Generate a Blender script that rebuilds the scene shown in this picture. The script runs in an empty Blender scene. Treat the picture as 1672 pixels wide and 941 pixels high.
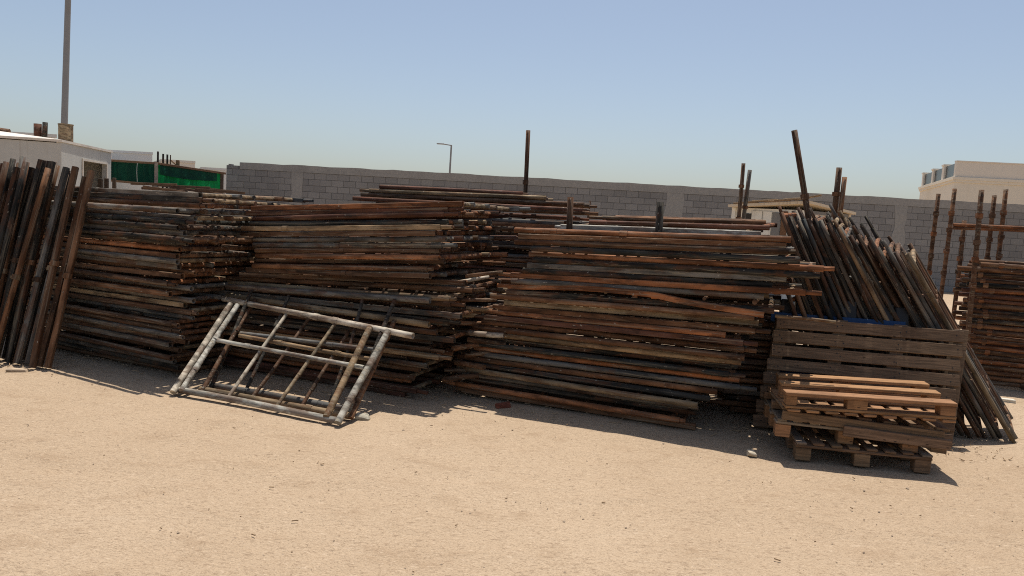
import bpy, bmesh, math, random
import numpy as np
from mathutils import Vector, Matrix, noise

random.seed(7)
SC = bpy.context.scene
COL = SC.collection
R = math.radians

# ------------------------------------------------------------------ helpers
class MB:
    """collects simple shapes and links them as ONE mesh object"""
    def __init__(self):
        self.v = []; self.f = []; self.s = []
    def add(self, vs, fs, smooth=False):
        o = len(self.v)
        self.v += [tuple(p) for p in vs]
        self.f += [tuple(i + o for i in f) for f in fs]
        self.s += [smooth] * len(fs)
    def box(self, x0, x1, y0, y1, z0, z1, m=None):
        vs = [(x, y, z) for z in (z0, z1) for y in (y0, y1) for x in (x0, x1)]
        if m is not None: vs = [m @ Vector(p) for p in vs]
        self.add(vs, [(0, 2, 3, 1), (4, 5, 7, 6), (0, 1, 5, 4), (2, 6, 7, 3), (0, 4, 6, 2), (1, 3, 7, 5)])
        return self
    def bbox(self, x0, x1, y0, y1, z0, z1, b=.004, m=None, jit=0.0, rng=random):
        """box with chamfered edges (a sawn board)"""
        cx, cy, cz = (x0 + x1) / 2, (y0 + y1) / 2, (z0 + z1) / 2
        hx, hy, hz = abs(x1 - x0) / 2, abs(y1 - y0) / 2, abs(z1 - z0) / 2
        b = min(b, hx * .45, hy * .45, hz * .45)
        bm = bmesh.new(); bmesh.ops.create_cube(bm, size=2)
        for v in bm.verts: v.co = Vector((v.co.x * hx + cx, v.co.y * hy + cy, v.co.z * hz + cz))
        if jit:
            for v in bm.verts: v.co += Vector((rng.uniform(-jit, jit), rng.uniform(-jit, jit), rng.uniform(-jit, jit)))
        bmesh.ops.bevel(bm, geom=bm.edges[:], offset=b, segments=1, affect='EDGES')
        bm.verts.index_update()
        vs = [v.co.copy() for v in bm.verts]
        if m is not None: vs = [m @ p for p in vs]
        self.add(vs, [[v.index for v in f.verts] for f in bm.faces]); bm.free()
        return self
    def tube(self, pts, r, n=10, hollow=True, prof=None, taper=None):
        """pipe along pts; prof = list of (a, b) profile points instead of a circle"""
        pts = [Vector(p) for p in pts]
        if prof is None:
            prof = [(r * math.cos(2 * math.pi * i / n), r * math.sin(2 * math.pi * i / n)) for i in range(n)]
        n = len(prof); rings = []
        t0 = (pts[1] - pts[0]).normalized()
        ref = Vector((0, 0, 1)) if abs(t0.z) < .9 else Vector((1, 0, 0))
        for i, p in enumerate(pts):
            a = pts[max(0, i - 1)]; c = pts[min(len(pts) - 1, i + 1)]
            t = (c - a).normalized()
            e1 = ref.cross(t).normalized(); e2 = t.cross(e1)
            k = 1 if taper is None else taper[i]
            rings.append([p + (e1 * q[0] + e2 * q[1]) * k for q in prof])
        def inner(ring, p, t, d):
            return [p + (q - p) * .74 + t * d for q in ring]
        if hollow:
            ta = (pts[1] - pts[0]).normalized(); tb = (pts[-2] - pts[-1]).normalized()
            rings = [inner(rings[0], pts[0], ta, .05), inner(rings[0], pts[0], ta, 0)] + rings + \
                    [inner(rings[-1], pts[-1], tb, 0), inner(rings[-1], pts[-1], tb, .05)]
        vs = [q for ring in rings for q in ring]; fs = []
        for i in range(len(rings) - 1):
            for j in range(n):
                k = (j + 1) % n
                fs.append((i * n + j, i * n + k, (i + 1) * n + k, (i + 1) * n + j))
        self.add(vs, fs, len(prof) > 8)
        e = (len(rings) - 1) * n
        self.add(rings[0], [tuple(reversed(range(n)))]); self.add(rings[-1], [tuple(range(n))])
        return self
    def prism(self, poly, z0, z1):
        n = len(poly)
        vs = [(p[0], p[1], z0) for p in poly] + [(p[0], p[1], z1) for p in poly]
        fs = [tuple(reversed(range(n))), tuple(range(n, 2 * n))] + [(i, (i + 1) % n, n + (i + 1) % n, n + i) for i in range(n)]
        self.add(vs, fs); return self
    def build(self, name, mat, parent=None, color=None):
        me = bpy.data.meshes.new(name)
        me.from_pydata(self.v, [], self.f)
        me.polygons.foreach_set('use_smooth', self.s)
        bm = bmesh.new(); bm.from_mesh(me)
        bmesh.ops.recalc_face_normals(bm, faces=bm.faces[:]); bm.to_mesh(me); bm.free()
        me.materials.append(mat); me.update()
        o = bpy.data.objects.new(name, me); COL.objects.link(o)
        if parent is not None: o.parent = parent
        if color is not None: o.color = color
        return o

def tag(o, label, cat, group=None):
    o['label'] = label; o['category'] = cat
    if group: o['group'] = group
    return o

def thing(name, label, cat, mat=None, group=None):
    o = bpy.data.objects.new(name, None); COL.objects.link(o)
    o.empty_display_size = .1
    if mat is not None: o.matrix_world = mat
    return tag(o, label, cat, group)

def basis(o, x, y, z=None):
    """matrix with origin o, local x along x, local y near y"""
    x = Vector(x).normalized(); y = Vector(y)
    y = (y - x * y.dot(x)).normalized(); z = x.cross(y)
    m = Matrix((x, y, z)).transposed().to_4x4(); m.translation = Vector(o)
    return m

ONES = ['', 'first', 'second', 'third', 'fourth', 'fifth', 'sixth', 'seventh', 'eighth', 'ninth', 'tenth', 'eleventh', 'twelfth',
        'thirteenth', 'fourteenth', 'fifteenth', 'sixteenth', 'seventeenth', 'eighteenth', 'nineteenth', 'twentieth']
def ordinal(k):
    return ONES[k] if k <= 20 else 'twenty-' + ONES[k - 20]

def interp(tab, z):
    zs = [t[0] for t in tab]; ss = [t[1] for t in tab]
    return float(np.interp(z, zs, ss))

# ------------------------------------------------------------------ materials
class NT:
    def __init__(self, name):
        self.m = bpy.data.materials.new(name); self.m.use_nodes = True
        self.t = self.m.node_tree; self.b = self.t.nodes['Principled BSDF']
        self.b.inputs['Specular IOR Level'].default_value = .3
    def n(self, typ, **kw):
        nd = self.t.nodes.new(typ)
        for k, v in kw.items(): setattr(nd, k, v)
        return nd
    def l(self, a, b): self.t.links.new(a, b)
    def set(self, sock, v):
        if hasattr(v, 'is_linked') or isinstance(v, bpy.types.NodeSocket): self.l(v, sock)
        else: sock.default_value = v
    def math(self, op, a, b=0.0, clamp=False):
        nd = self.n('ShaderNodeMath', operation=op); nd.use_clamp = clamp
        self.set(nd.inputs[0], a); self.set(nd.inputs[1], b); return nd.outputs[0]
    def noise(self, vec, scale, detail=4, rough=.6, dist=0.0):
        nd = self.n('ShaderNodeTexNoise'); self.l(vec, nd.inputs['Vector'])
        nd.inputs['Scale'].default_value = scale; nd.inputs['Detail'].default_value = detail
        nd.inputs['Roughness'].default_value = rough; nd.inputs['Distortion'].default_value = dist
        return nd.outputs['Fac']
    def ramp(self, f, a, b, lo=0.0, hi=1.0):
        nd = self.n('ShaderNodeMapRange'); nd.interpolation_type = 'SMOOTHSTEP'
        self.l(f, nd.inputs[0]); nd.inputs[1].default_value = a; nd.inputs[2].default_value = b
        nd.inputs[3].default_value = lo; nd.inputs[4].default_value = hi
        return nd.outputs[0]
    def mix(self, f, a, b, mode='MIX'):
        nd = self.n('ShaderNodeMix', data_type='RGBA', blend_type=mode)
        self.set(nd.inputs[0], f)
        for s, v in ((nd.inputs[6], a), (nd.inputs[7], b)):
            if isinstance(v, tuple): s.default_value = v if len(v) == 4 else v + (1,)
            else: self.l(v, s)
        return nd.outputs[2]
    def gray(self, f):
        c = self.n('ShaderNodeCombineColor')
        for i in range(3): self.l(f, c.inputs[i])
        return c.outputs[0]
    def coord(self, which='Object', scale=None, rand=False):
        tc = self.n('ShaderNodeTexCoord'); v = tc.outputs[which]
        if rand:
            oi = self.n('ShaderNodeObjectInfo'); self.oi = oi
            sc = self.n('ShaderNodeVectorMath', operation='SCALE'); sc.inputs[0].default_value = (71.3, 39.1, 57.7)
            self.l(oi.outputs['Random'], sc.inputs[3])
            ad = self.n('ShaderNodeVectorMath', operation='ADD'); self.l(v, ad.inputs[0]); self.l(sc.outputs[0], ad.inputs[1])
            v = ad.outputs[0]
        return v
    def scaled(self, v, s):
        nd = self.n('ShaderNodeVectorMath', operation='MULTIPLY'); self.l(v, nd.inputs[0]); nd.inputs[1].default_value = s
        return nd.outputs[0]
    def bump(self, h, strength=.4, dist=.005):
        nd = self.n('ShaderNodeBump'); nd.inputs['Strength'].default_value = strength; nd.inputs['Distance'].default_value = dist
        self.l(h, nd.inputs['Height']); self.l(nd.outputs[0], self.b.inputs['Normal'])
    def out(self, col, rough=.8, metal=0.0):
        if isinstance(col, tuple): self.b.inputs['Base Color'].default_value = col if len(col) == 4 else col + (1,)
        else: self.l(col, self.b.inputs['Base Color'])
        self.set(self.b.inputs['Roughness'], rough); self.b.inputs['Metallic'].default_value = metal
        return self.m

def steel_mat():
    t = NT('weathered_steel'); t.b.inputs['Specular IOR Level'].default_value = .15; v = t.coord(rand=True); oi = t.oi
    lv = t.scaled(v, (1.0, 5, 5))
    fine = t.noise(t.scaled(v, (.35, 1, 1)), 60, 4, .65)
    body = t.noise(lv, 2.4, 5, .62, .3)
    c = t.mix(1.0, oi.outputs['Color'], t.gray(t.math('ADD', t.math('MULTIPLY', t.ramp(body, .34, .66), 1.25), .42)), 'MULTIPLY')
    rustm = t.ramp(t.noise(t.scaled(v, (1, 2.5, 2.5)), 3.0, 5, .68, .4), .47, .60)
    rustc = t.mix(t.noise(lv, 7, 4, .7), (.045, .021, .013), (.155, .064, .028))
    c = t.mix(t.math('MULTIPLY', rustm, .62), c, rustc)
    st = t.ramp(t.noise(t.scaled(v, (1.6, 30, 30)), 1.0, 6, .75, .5), .53, .64)
    c = t.mix(t.math('MULTIPLY', st, oi.outputs['Alpha']), c, (.33, .28, .20))
    lit_lines = t.ramp(t.noise(t.scaled(v, (1.1, 75, 75)), 1.0, 4, .7, .4), .55, .64)
    c = t.mix(t.math('MULTIPLY', lit_lines, .5), c, (.24, .20, .145))  # fine pale crust streaks also paint in thin sunlit edges along the rails
    dk = t.ramp(t.noise(t.scaled(v, (3, 14, 14)), 1.0, 6, .75), .56, .66)
    c = t.mix(t.math('MULTIPLY', dk, .6), c, (.014, .012, .011))
    sp = t.ramp(t.noise(t.scaled(v, (.5, 1, 1)), 48, 2, .5), .70, .73)
    c = t.mix(t.math('MULTIPLY', sp, .5), c, (.42, .38, .31))
    t.bump(t.math('ADD', t.math('MULTIPLY', fine, .6), st), .35, .003)
    return t.out(c, t.ramp(fine, .3, .7, .62, .9))

def wood_mat():
    t = NT('sawn_wood'); v = t.coord(rand=True); oi = t.oi
    g = t.noise(t.scaled(v, (3, 60, 60)), 1.0, 5, .65, 1.2)
    big = t.noise(v, 4.5, 4, .6)
    c = t.mix(1.0, oi.outputs['Color'], t.gray(t.math('ADD', t.math('MULTIPLY', t.ramp(g, .3, .7), .8), .55)), 'MULTIPLY')
    c = t.mix(t.ramp(big, .50, .70, 0, .6), c, t.mix(1.0, oi.outputs['Color'], (.50, .47, .45), 'MULTIPLY'))
    kn = t.n('ShaderNodeTexVoronoi'); t.l(t.scaled(v, (9, 22, 22)), kn.inputs['Vector']); kn.inputs['Scale'].default_value = 1
    c = t.mix(t.ramp(kn.outputs['Distance'], .06, .13, .8, 0), c, (.02, .013, .009))
    t.bump(g, .35, .003)
    return t.out(c, .85)

def plain_mat(name, col, var=.25, scale=3.0, rough=.85, bump=.15, streak=0.0, dirt=(.18, .15, .12)):
    t = NT(name); v = t.coord()
    f = t.noise(v, scale * 6, 5, .65); b = t.noise(v, scale * .5, 5, .65, .3)
    c = t.mix(1.0, col, t.gray(t.math('ADD', t.math('MULTIPLY', f, var * 2), 1 - var)), 'MULTIPLY')
    c = t.mix(t.ramp(b, .48, .72, 0, .35), c, dirt)
    if streak:
        s = t.noise(t.scaled(v, (14, 14, .6)), 1, 4, .6)
        c = t.mix(t.ramp(s, .52, .72, 0, streak), c, dirt)
    t.bump(f, bump, .01)
    return t.out(c, rough)

def block_mat():
    t = NT('concrete_blocks'); v = t.coord()
    sx = t.n('ShaderNodeSeparateXYZ'); t.l(v, sx.inputs[0])
    cb = t.n('ShaderNodeCombineXYZ'); t.l(sx.outputs[0], cb.inputs[0]); t.l(sx.outputs[2], cb.inputs[1])
    br = t.n('ShaderNodeTexBrick'); t.l(cb.outputs[0], br.inputs['Vector'])
    br.offset = .5
    for k, x in (('Scale', 1), ('Mortar Size', .007), ('Mortar Smooth', .25), ('Bias', 0), ('Brick Width', .37), ('Row Height', .192)):
        br.inputs[k].default_value = x
    br.inputs['Color1'].default_value = (.245, .240, .233, 1); br.inputs['Color2'].default_value = (.195, .191, .187, 1)
    br.inputs['Mortar'].default_value = (.095, .092, .088, 1)
    f = t.noise(v, 26, 5, .7)
    c = t.mix(1.0, br.outputs['Color'], t.gray(t.math('ADD', t.math('MULTIPLY', f, .7), .65)), 'MULTIPLY')
    sm = t.ramp(t.noise(t.scaled(v, (.7, 1, 1.1)), 1.1, 6, .62, .5), .68, .74)
    c = t.mix(t.math('MULTIPLY', sm, .75), c, (.25, .24, .22))
    low = t.ramp(t.noise(v, .35, 3, .5), .45, .7, 0, .35)
    c = t.mix(low, c, (.10, .098, .095))
    h = t.math('ADD', t.math('MULTIPLY', br.outputs['Fac'], -.8), t.math('MULTIPLY', f, .35))
    t.bump(h, .7, .012)
    return t.out(c, .92)

def ground_mat():
    t = NT('sand'); v = t.coord()
    big = t.noise(v, .35, 4, .55, .3); mid = t.noise(t.scaled(v, (1, 1.6, 1)), 2.6, 6, .65, .5)
    fine = t.noise(v, 38, 5, .7); gr = t.noise(v, 130, 3, .6)
    c = t.mix(t.ramp(big, .3, .7), (.408, .297, .193), (.460, .343, .230))
    c = t.mix(t.ramp(mid, .50, .72, 0, .45), c, (.295, .195, .115))
    c = t.mix(t.ramp(mid, .25, .42, .35, 0), c, (.46, .355, .25))
    c = t.mix(t.ramp(fine, .56, .72, 0, .42), c, (.24, .15, .09))
    c = t.mix(t.ramp(gr, .60, .72, 0, .38), c, (.20, .135, .085))
    c = t.mix(t.ramp(gr, .26, .36, .4, 0), c, (.62, .50, .38))
    fl = t.noise(t.scaled(v, (26, 55, 1)), 1.0, 4, .7, .6); f2 = t.noise(t.scaled(v, (85, 150, 1)), 1.0, 3, .6, .4)
    c = t.mix(t.ramp(f2, .53, .66, 0, .6), c, (.19, .13, .08)); c = t.mix(t.ramp(f2, .30, .42, .45, 0), c, (.56, .45, .33))
    c = t.mix(t.ramp(fl, .54, .66, 0, .6), c, (.22, .145, .09)); c = t.mix(t.ramp(fl, .32, .43, .45, 0), c, (.60, .47, .34))
    h = t.math('ADD', t.math('MULTIPLY', fine, .9), t.math('ADD', t.math('MULTIPLY', mid, 1.6), t.math('MULTIPLY', gr, .35)))
    t.bump(h, .7, .022)
    return t.out(c, .95)

M_STEEL = steel_mat(); M_WOOD = wood_mat(); M_BLOCK = block_mat(); M_SAND = ground_mat()
M_PLASTER = plain_mat('rough_plaster', (.275, .267, .252), .3, 2.2, .92, .4, dirt=(.15, .145, .14))
M_CABIN = plain_mat('cabin_paint', (.47, .465, .43), .12, 1.2, .8, .1, .5, dirt=(.36, .33, .28))
M_ROOF = plain_mat('pale_roof_sheet', (.66, .60, .52), .12, 1.5, .75, .1)
M_WHITE = plain_mat('white_render', (.60, .60, .58), .08, .8, .85, .05, .3, dirt=(.45, .44, .42))
M_CREAM = plain_mat('cream_render', (.70, .64, .53), .06, .4, .85, .04, .2, dirt=(.56, .48, .35))
M_CREAM2 = plain_mat('pale_cream_render', (.67, .62, .54), .06, .4, .85, .04, .2, dirt=(.52, .46, .38))
M_GLASS = NT('dark_glass').out((.012, .018, .025), .25)
M_HUTW = plain_mat('hut_white_panel', (.72, .70, .62), .12, 2, .7, .08, .5, dirt=(.38, .34, .27))
M_HUTB = plain_mat('hut_beige_board', (.62, .52, .38), .12, 2, .75, .08, .5, dirt=(.36, .27, .17))
M_GREYB = plain_mat('grey_board', (.19, .185, .175), .2, 2, .8, .1, .4)
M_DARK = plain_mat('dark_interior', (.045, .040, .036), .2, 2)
M_GALV = plain_mat('galvanised_steel', (.24, .245, .25), .12, 2, .5, .05)
M_BLUE = plain_mat('blue_paint', (.012, .046, .125), .3, 8, .6, .2, dirt=(.06, .065, .07))
M_BLKPL = plain_mat('black_plastic', (.020, .021, .023), .3, 8, .55, .15, dirt=(.07, .065, .06))
M_STONE = plain_mat('pebble', (.36, .27, .19), .4, 6, .95, .3)
M_CHIP = plain_mat('wood_chips', (.36, .25, .15), .5, 5, .9, .2)

def net_mat(name, col, dark):
    t = NT(name); v = t.coord()
    w = t.noise(t.scaled(v, (9, 9, .8)), 1, 3, .5)
    c = t.mix(t.ramp(w, .35, .65), dark, col)
    g = t.noise(v, 60, 2, .5)
    c = t.mix(1.0, c, t.gray(t.math('ADD', t.math('MULTIPLY', g, .6), .7)), 'MULTIPLY')
    t.out(c, .7)
    tr = t.n('ShaderNodeBsdfTranslucent'); t.l(c, tr.inputs[0])
    mx = t.n('ShaderNodeMixShader'); mx.inputs[0].default_value = .55
    o = t.t.nodes['Material Output']
    t.l(t.b.outputs[0], mx.inputs[1]); t.l(tr.outputs[0], mx.inputs[2]); t.l(mx.outputs[0], o.inputs[0])
    return t.m
M_NET = net_mat('green_netting', (.02, .40, .15), (.016, .26, .10))
M_NETD = net_mat('dark_green_netting', (.018, .13, .08), (.015, .09, .06))

# colour families of the old steel:  (r, g, b, amount of dried concrete)
CF = {'O': ((.165, .066, .028), .3, 'rust orange'), 'R': ((.072, .031, .020), .2, 'dark reddish'), 'K': ((.021, .019, .016), .35, 'blackened'),
      'G': ((.080, .074, .065), .5, 'dull grey'), 'T': ((.165, .115, .066), .6, 'tan dusty'), 'B': ((.064, .036, .021), .3, 'dark brown'),
      'S': ((.024, .026, .025), .4, 'bluish black'), 'W': ((.27, .245, .20), .6, 'pale grey'), 'N': ((.105, .052, .026), .35, 'rusty brown')}
def shade(code, rng):
    c, a, _ = CF[code]; k = rng.uniform(.95, 1.5); h = rng.uniform(-.06, .06)
    return (c[0] * k * (1 + h), c[1] * k, c[2] * k * (1 - h), min(1, a * rng.uniform(.5, 1.5)))

RECT = [(-.023, -.017), (-.018, -.022), (.018, -.022), (.023, -.017), (.023, .017), (.018, .022), (-.018, .022), (-.023, .017)]

def wob(p, q, n, amp, rng, sag=None):
    """points from p to q with a slight bend"""
    p = Vector(p); q = Vector(q); d = q - p; a1 = rng.uniform(-amp, amp); a2 = rng.uniform(-amp, amp)
    k = rng.uniform(-1.5, 1.5); out = []
    up = Vector((0, 0, 1)); sd = d.cross(up).normalized() if d.cross(up).length > 1e-6 else Vector((0, 1, 0))
    for i in range(n):
        t = i / (n - 1)
        o = math.sin(math.pi * t) * a1 * sd + math.sin(2 * math.pi * t + k) * a2 * .5 * sd + up * math.sin(math.pi * t) * a2 * .35
        if sag: o += up * sag(t)
        out.append(p + d * t + o)
    return out

def frame(name, label, m, L, W, code, rng, group, rect=None, sag=None, bars=4, rleg=.0258, mid=2, rear=0.0):
    """a flat ladder frame: two long legs, end posts, braces and a middle rail; x along the legs, y across"""
    root = thing(name, label, 'frame', m, group)
    col = shade(code, rng)
    alt = shade(rng.choice('BNKGR'), rng)
    if rect is None: rect = rng.random() < .35
    for y in (0.0, W):
        mb = MB()
        c = col if y == 0 or rng.random() < .6 else alt
        ex = rng.uniform(-.04, rear) if y else 0.0
        mb.tube(wob((rng.uniform(-.04, .04) if y else 0, y, 0), (L + ex, y, 0), 11, .008, rng, sag if y == 0 else None), rleg, 12, True, RECT if rect else None)
        for e in (0, 1):                                           # thinner spigot in the pipe end
            if rng.random() < .38:
                a = (L + ex) if e else 0; d = rng.uniform(.04, .13) * (1 if e else -1)
                mb.tube([(a - d * .5, y, 0), (a + d, y, rng.uniform(-.004, .004))], rleg * .72, 9, True)
        for k in range(rng.randint(0, 2)):                         # welded sleeves and lumps
            x = rng.uniform(.1, L - .15)
            mb.tube([(x, y, 0), (x + rng.uniform(.03, .06), y, 0)], rleg * 1.12, 10, False)
        mb.build('leg', M_STEEL, root, c)
    x0 = rng.uniform(.03, .12); x1 = L - rng.uniform(.03, .12)
    for x in (x0, x1):
        mb = MB(); mb.tube(wob((x, .012, 0), (x + rng.uniform(-.02, .02), W - .012, 0), 5, .008, rng), .019, 8, False)
        mb.build('end_rung', M_STEEL, root, shade(rng.choice(code + 'TNO'), rng))
    for k in range(bars):
        x = x0 + (x1 - x0) * (k + 1) / (bars + 1) + rng.uniform(-.05, .05)
        mb = MB(); mb.tube([(x, .012, 0), (x + rng.uniform(-.03, .03), W - .012, 0)], .014, 7, False)
        mb.build('brace', M_STEEL, root, shade(rng.choice(code + 'N'), rng))
    for k in range(mid):  # rails past the first are added to stop sun leaking through
        y = W * ((k + 1) / (mid + 1) + rng.uniform(-.09, .09))
        mb = MB(); mb.tube([(x0 + .012 - rng.uniform(0, .12) * (mid > 2), y, .003), (x1 - .012 + rng.uniform(0, .12) * (mid > 2), y + rng.uniform(-.03, .03), .003)], .021, 8, False)
        mb.build('middle_rail', M_STEEL, root, alt if k == 0 else shade(rng.choice('BNKGT'), rng))
    return root

# ------------------------------------------------------------------ ground
def make_ground():
    def axis(lo, hi, step, far):
        a = list(np.arange(lo, hi + 1e-6, step)); s = step
        b = [hi]; 
        while b[-1] < far: s *= 1.5; b.append(b[-1] + s)
        s = step; c = [lo]
        while c[-1] > -far: s *= 1.5; c.append(c[-1] - s)
        return sorted(set(c[1:] + a + b[1:]))
    xs = axis(-5.4, 5.8, .05, 900); ys = axis(1.6, 9.0, .05, 900)
    nx, ny = len(xs), len(ys); vs = []
    for y in ys:
        for x in xs:
            z = 0.0
            if -9 < x < 9 and 0 < y < 14:
                z = noise.noise((x * .8, y * .8, 0)) * .010 + noise.noise((x * 3.1, y * 4.3, 3)) * .007 + noise.noise((x * 9, y * 11, 7)) * .004
                # old tyre marks and scuffs
                for (ax, ay, bx, by) in ((-6, 3.1, 6, 2.2), (-6, 4.4, 6, 3.3)):
                    d = abs((by - ay) * x - (bx - ax) * y + bx * ay - by * ax) / math.hypot(by - ay, bx - ax)
                    if d < .16: z -= .007 * (1 - (d / .16) ** 2) + .003 * math.sin(x * 40)* (d < .1)
                for i in range(len(STEPS)):
                    sx, sy, sa = STEPS[i]
                    if abs(x - sx) < .25 and abs(y - sy) < .25:
                        u = (x - sx) * math.cos(sa) + (y - sy) * math.sin(sa); w = -(x - sx) * math.sin(sa) + (y - sy) * math.cos(sa)
                        q = (u / .14) ** 2 + (w / .055) ** 2
                        if q < 1: z -= .019 * (1 - q)
                        elif q < 2: z += .004 * (2 - q)
                z -= .012
            vs.append((x, y, z))
    fs = [(j * nx + i, j * nx + i + 1, (j + 1) * nx + i + 1, (j + 1) * nx + i) for j in range(ny - 1) for i in range(nx - 1)]
    mb = MB(); mb.add(vs, fs, True)
    o = mb.build('ground', M_SAND); o['kind'] = 'structure'
    return o
_r = random.Random(3)
STEPS = [(_r.uniform(-3.5, 3.5), _r.uniform(2.3, 5.0), _r.uniform(0, 3.1)) for _ in range(26)]
make_ground()

def stones():
    rng = random.Random(11); mb = MB()
    for i in range(2600):
        y = 1.9 + rng.random() ** 1.4 * 5.6; x = rng.uniform(-.78, .78) * (y + 1)
        s = min(.011 if y > 4 else .007, .0018 + rng.expovariate(1 / .0016))
        z = -.014
        vs = []
        for (a, b, c) in ((1, 0, 0), (-1, 0, 0), (0, 1, 0), (0, -1, 0), (0, 0, 1), (0, 0, -1)):
            k = s * rng.uniform(.6, 1.25); vs.append((x + a * k * 1.25, y + b * k, z + c * k * .75 + s * .3))
        mb.add(vs, [(0, 2, 4), (2, 1, 4), (1, 3, 4), (3, 0, 4), (2, 0, 5), (1, 2, 5), (3, 1, 5), (0, 3, 5)])
    o = mb.build('gravel', M_STONE); o['kind'] = 'stuff'
    mb = MB()
    for i in range(1100):                                          # splinters, straw and bark below the stacks
        if i < 1020:
            t = rng.random(); x = -4.6 + 8.4 * t; y = 6.35 - .13 * x - .18 * (x > 0) * x * .2 + rng.gauss(-.18, .26)
        else:
            y = rng.uniform(2.4, 5.5); x = rng.uniform(-.72, .72) * (y + 1)
        if y < 2: continue
        a = rng.uniform(0, math.pi); l = min(.09, rng.expovariate(1 / .016) + .006) * (1 if i < 1020 else .6); w = rng.uniform(.001, .003) + l * .02
        m = Matrix.Translation((x, y, .0)) @ Matrix.Rotation(a, 4, 'Z') @ Matrix.Rotation(rng.uniform(-.25, .25), 4, 'Y')
        mb.box(-l / 2, l / 2, -w, w, -.004, .0015, m)
    o = mb.build('debris', M_CHIP); o['kind'] = 'stuff'
stones()

# ------------------------------------------------------------------ block wall
def block_wall():
    A = Vector((-9.08, 23.2, 0)); B = Vector((24.0, 21.75, 0))
    m = basis(A, B - A, (0, 0, 1)); m = basis(A, B - A, (-(B - A).y, (B - A).x, 0))
    L = (B - A).length
    root = thing('block_wall', 'long grey concrete block wall closing the yard behind all the stacks', 'wall', m)
    mb = MB(); mb.box(0, L, 0, .2, -.1, 2.5)
    mb.box(0.0, .38, 0, .2, 2.5, 2.60); mb.box(.06, .14, .0, .2, 2.60, 2.64)
    mb.build('block_face', M_BLOCK, root)
    mb = MB(); rng = random.Random(5); x = .42
    # poured top beam with a ragged upper edge
    top = []; 
    while x < L:
        top.append((x, 2.70 + rng.uniform(-.012, .012) + .03 * min(1, x / 6))); x += rng.uniform(.15, .5)
    top.append((L, 2.73))
    n = len(top); vs = []
    for (x, z) in top:
        vs += [(x, -.015, 2.5), (x, .215, 2.5), (x, .215, z), (x, -.015, z)]
    fs = [(0, 1, 2, 3), tuple(4 * (n - 1) + i for i in (3, 2, 1, 0))]
    for i in range(n - 1):
        for j in range(4):
            k = (j + 1) % 4; fs.append((4 * i + j, 4 * i + k, 4 * i + 4 + k, 4 * i + 4 + j))
    mb.add(vs, fs); mb.build('top_beam', M_PLASTER, root)
    for px, w in ((2.05, .38), (13.6, .52), (20.4, .35)):
        mb = MB(); rng = random.Random(int(px * 10)); rows = 13; vs = []; fs = []
        for i in range(rows):
            z = -.1 + 2.598 * i / (rows - 1)
            a = px + rng.uniform(-.05, .05); b = px + w + rng.uniform(-.05, .05)
            vs += [(a, -.006 - rng.random() * .01, z), (b, -.006 - rng.random() * .01, z), (b, .05, z), (a, .05, z)]
        for i in range(rows - 1):
            for j in range(4):
                k = (j + 1) % 4; fs.append((4 * i + j, 4 * i + k, 4 * i + 4 + k, 4 * i + 4 + j))
        mb.add(vs, fs); mb.build('pillar', M_PLASTER, root)
block_wall()

# ------------------------------------------------------------------ stacks of frames
ALL_RAILS = {}
def stack(P, yaw, n, pitch, tabL, tabR, tilt, W, codes, where, group, seed, jit=.042, special={}, rear_low=False):
    rng = random.Random(seed)
    u = Vector((math.cos(R(yaw)), math.sin(R(yaw)), 0)); w = Vector((-u.y, u.x, 0))
    code_used = None
    for k in range(n):
        z = .034 + k * pitch
        sl = interp(tabL, z) + rng.gauss(0, jit); sr = interp(tabR, z) + rng.gauss(0, jit)
        if rng.random() < .16: sr += rng.uniform(.03, .16)
        if rng.random() < .10: sl -= rng.uniform(.03, .12)
        tl = R(interp(tilt, z) + rng.gauss(0, .16)); ya = rng.gauss(0, 1.1); dep = rng.gauss(0, .022)
        if k >= n - 3: dep = .015 * (k - n + 4); ya *= .2
        kw = {}
        sp = special.get(k, {})
        if 'ext' in sp: sr += sp['ext']
        if 'sag' in sp: kw['sag'] = sp['sag']
        if 'yaw' in sp: ya += sp['yaw']
        ux = Matrix.Rotation(R(ya), 3, 'Z') @ u
        x = Vector((ux.x * math.cos(tl), ux.y * math.cos(tl), math.sin(tl)))
        o = Vector(P) + u * sl + w * dep + Vector((0, 0, z))
        yv = Vector((-ux.y, ux.x, rng.gauss(0, .006) + sp.get('rise', 0)))
        code = codes[(n - 1 - k) % len(codes)]
        top = n - k
        pos = ('topmost' if top == 1 else ordinal(top) + ' from top') if top <= n // 2 else ('lowest' if k == 0 else ordinal(k + 1) + ' from bottom')
        lab = f"{sp.get('adj', CF[code][2])} scaffolding frame, {pos} of the {where}"
        frame('scaffold_section', lab, basis(o, x, yv), (sr - sl), W + rng.uniform(-.05, .05), code, rng, group, mid=3, rleg=.0236, rear=(.50 if rear_low and z < .75 else .16), **kw)

A_L = [(0, -2.75), (1.6, -2.5)]
A_R = [(.01, 0), (.11, .04), (.3, .10), (.62, .10), (.88, .09), (1.11, .07), (1.2, .12), (1.3, .10), (1.43, .21), (1.5, .29), (1.57, .27)]
stack((-2.877, 6.288, 0), -27, 33, .0476, A_L, A_R, [(0, -.3), (.4, .2), (1.6, .35)], 1.18,
      'GKNGGSKGKKONGGNNBGNGTBGBBGBGBB', 'stack beside the leaning posts', 'scaffolding frames stacked beside the posts', 21)

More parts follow.
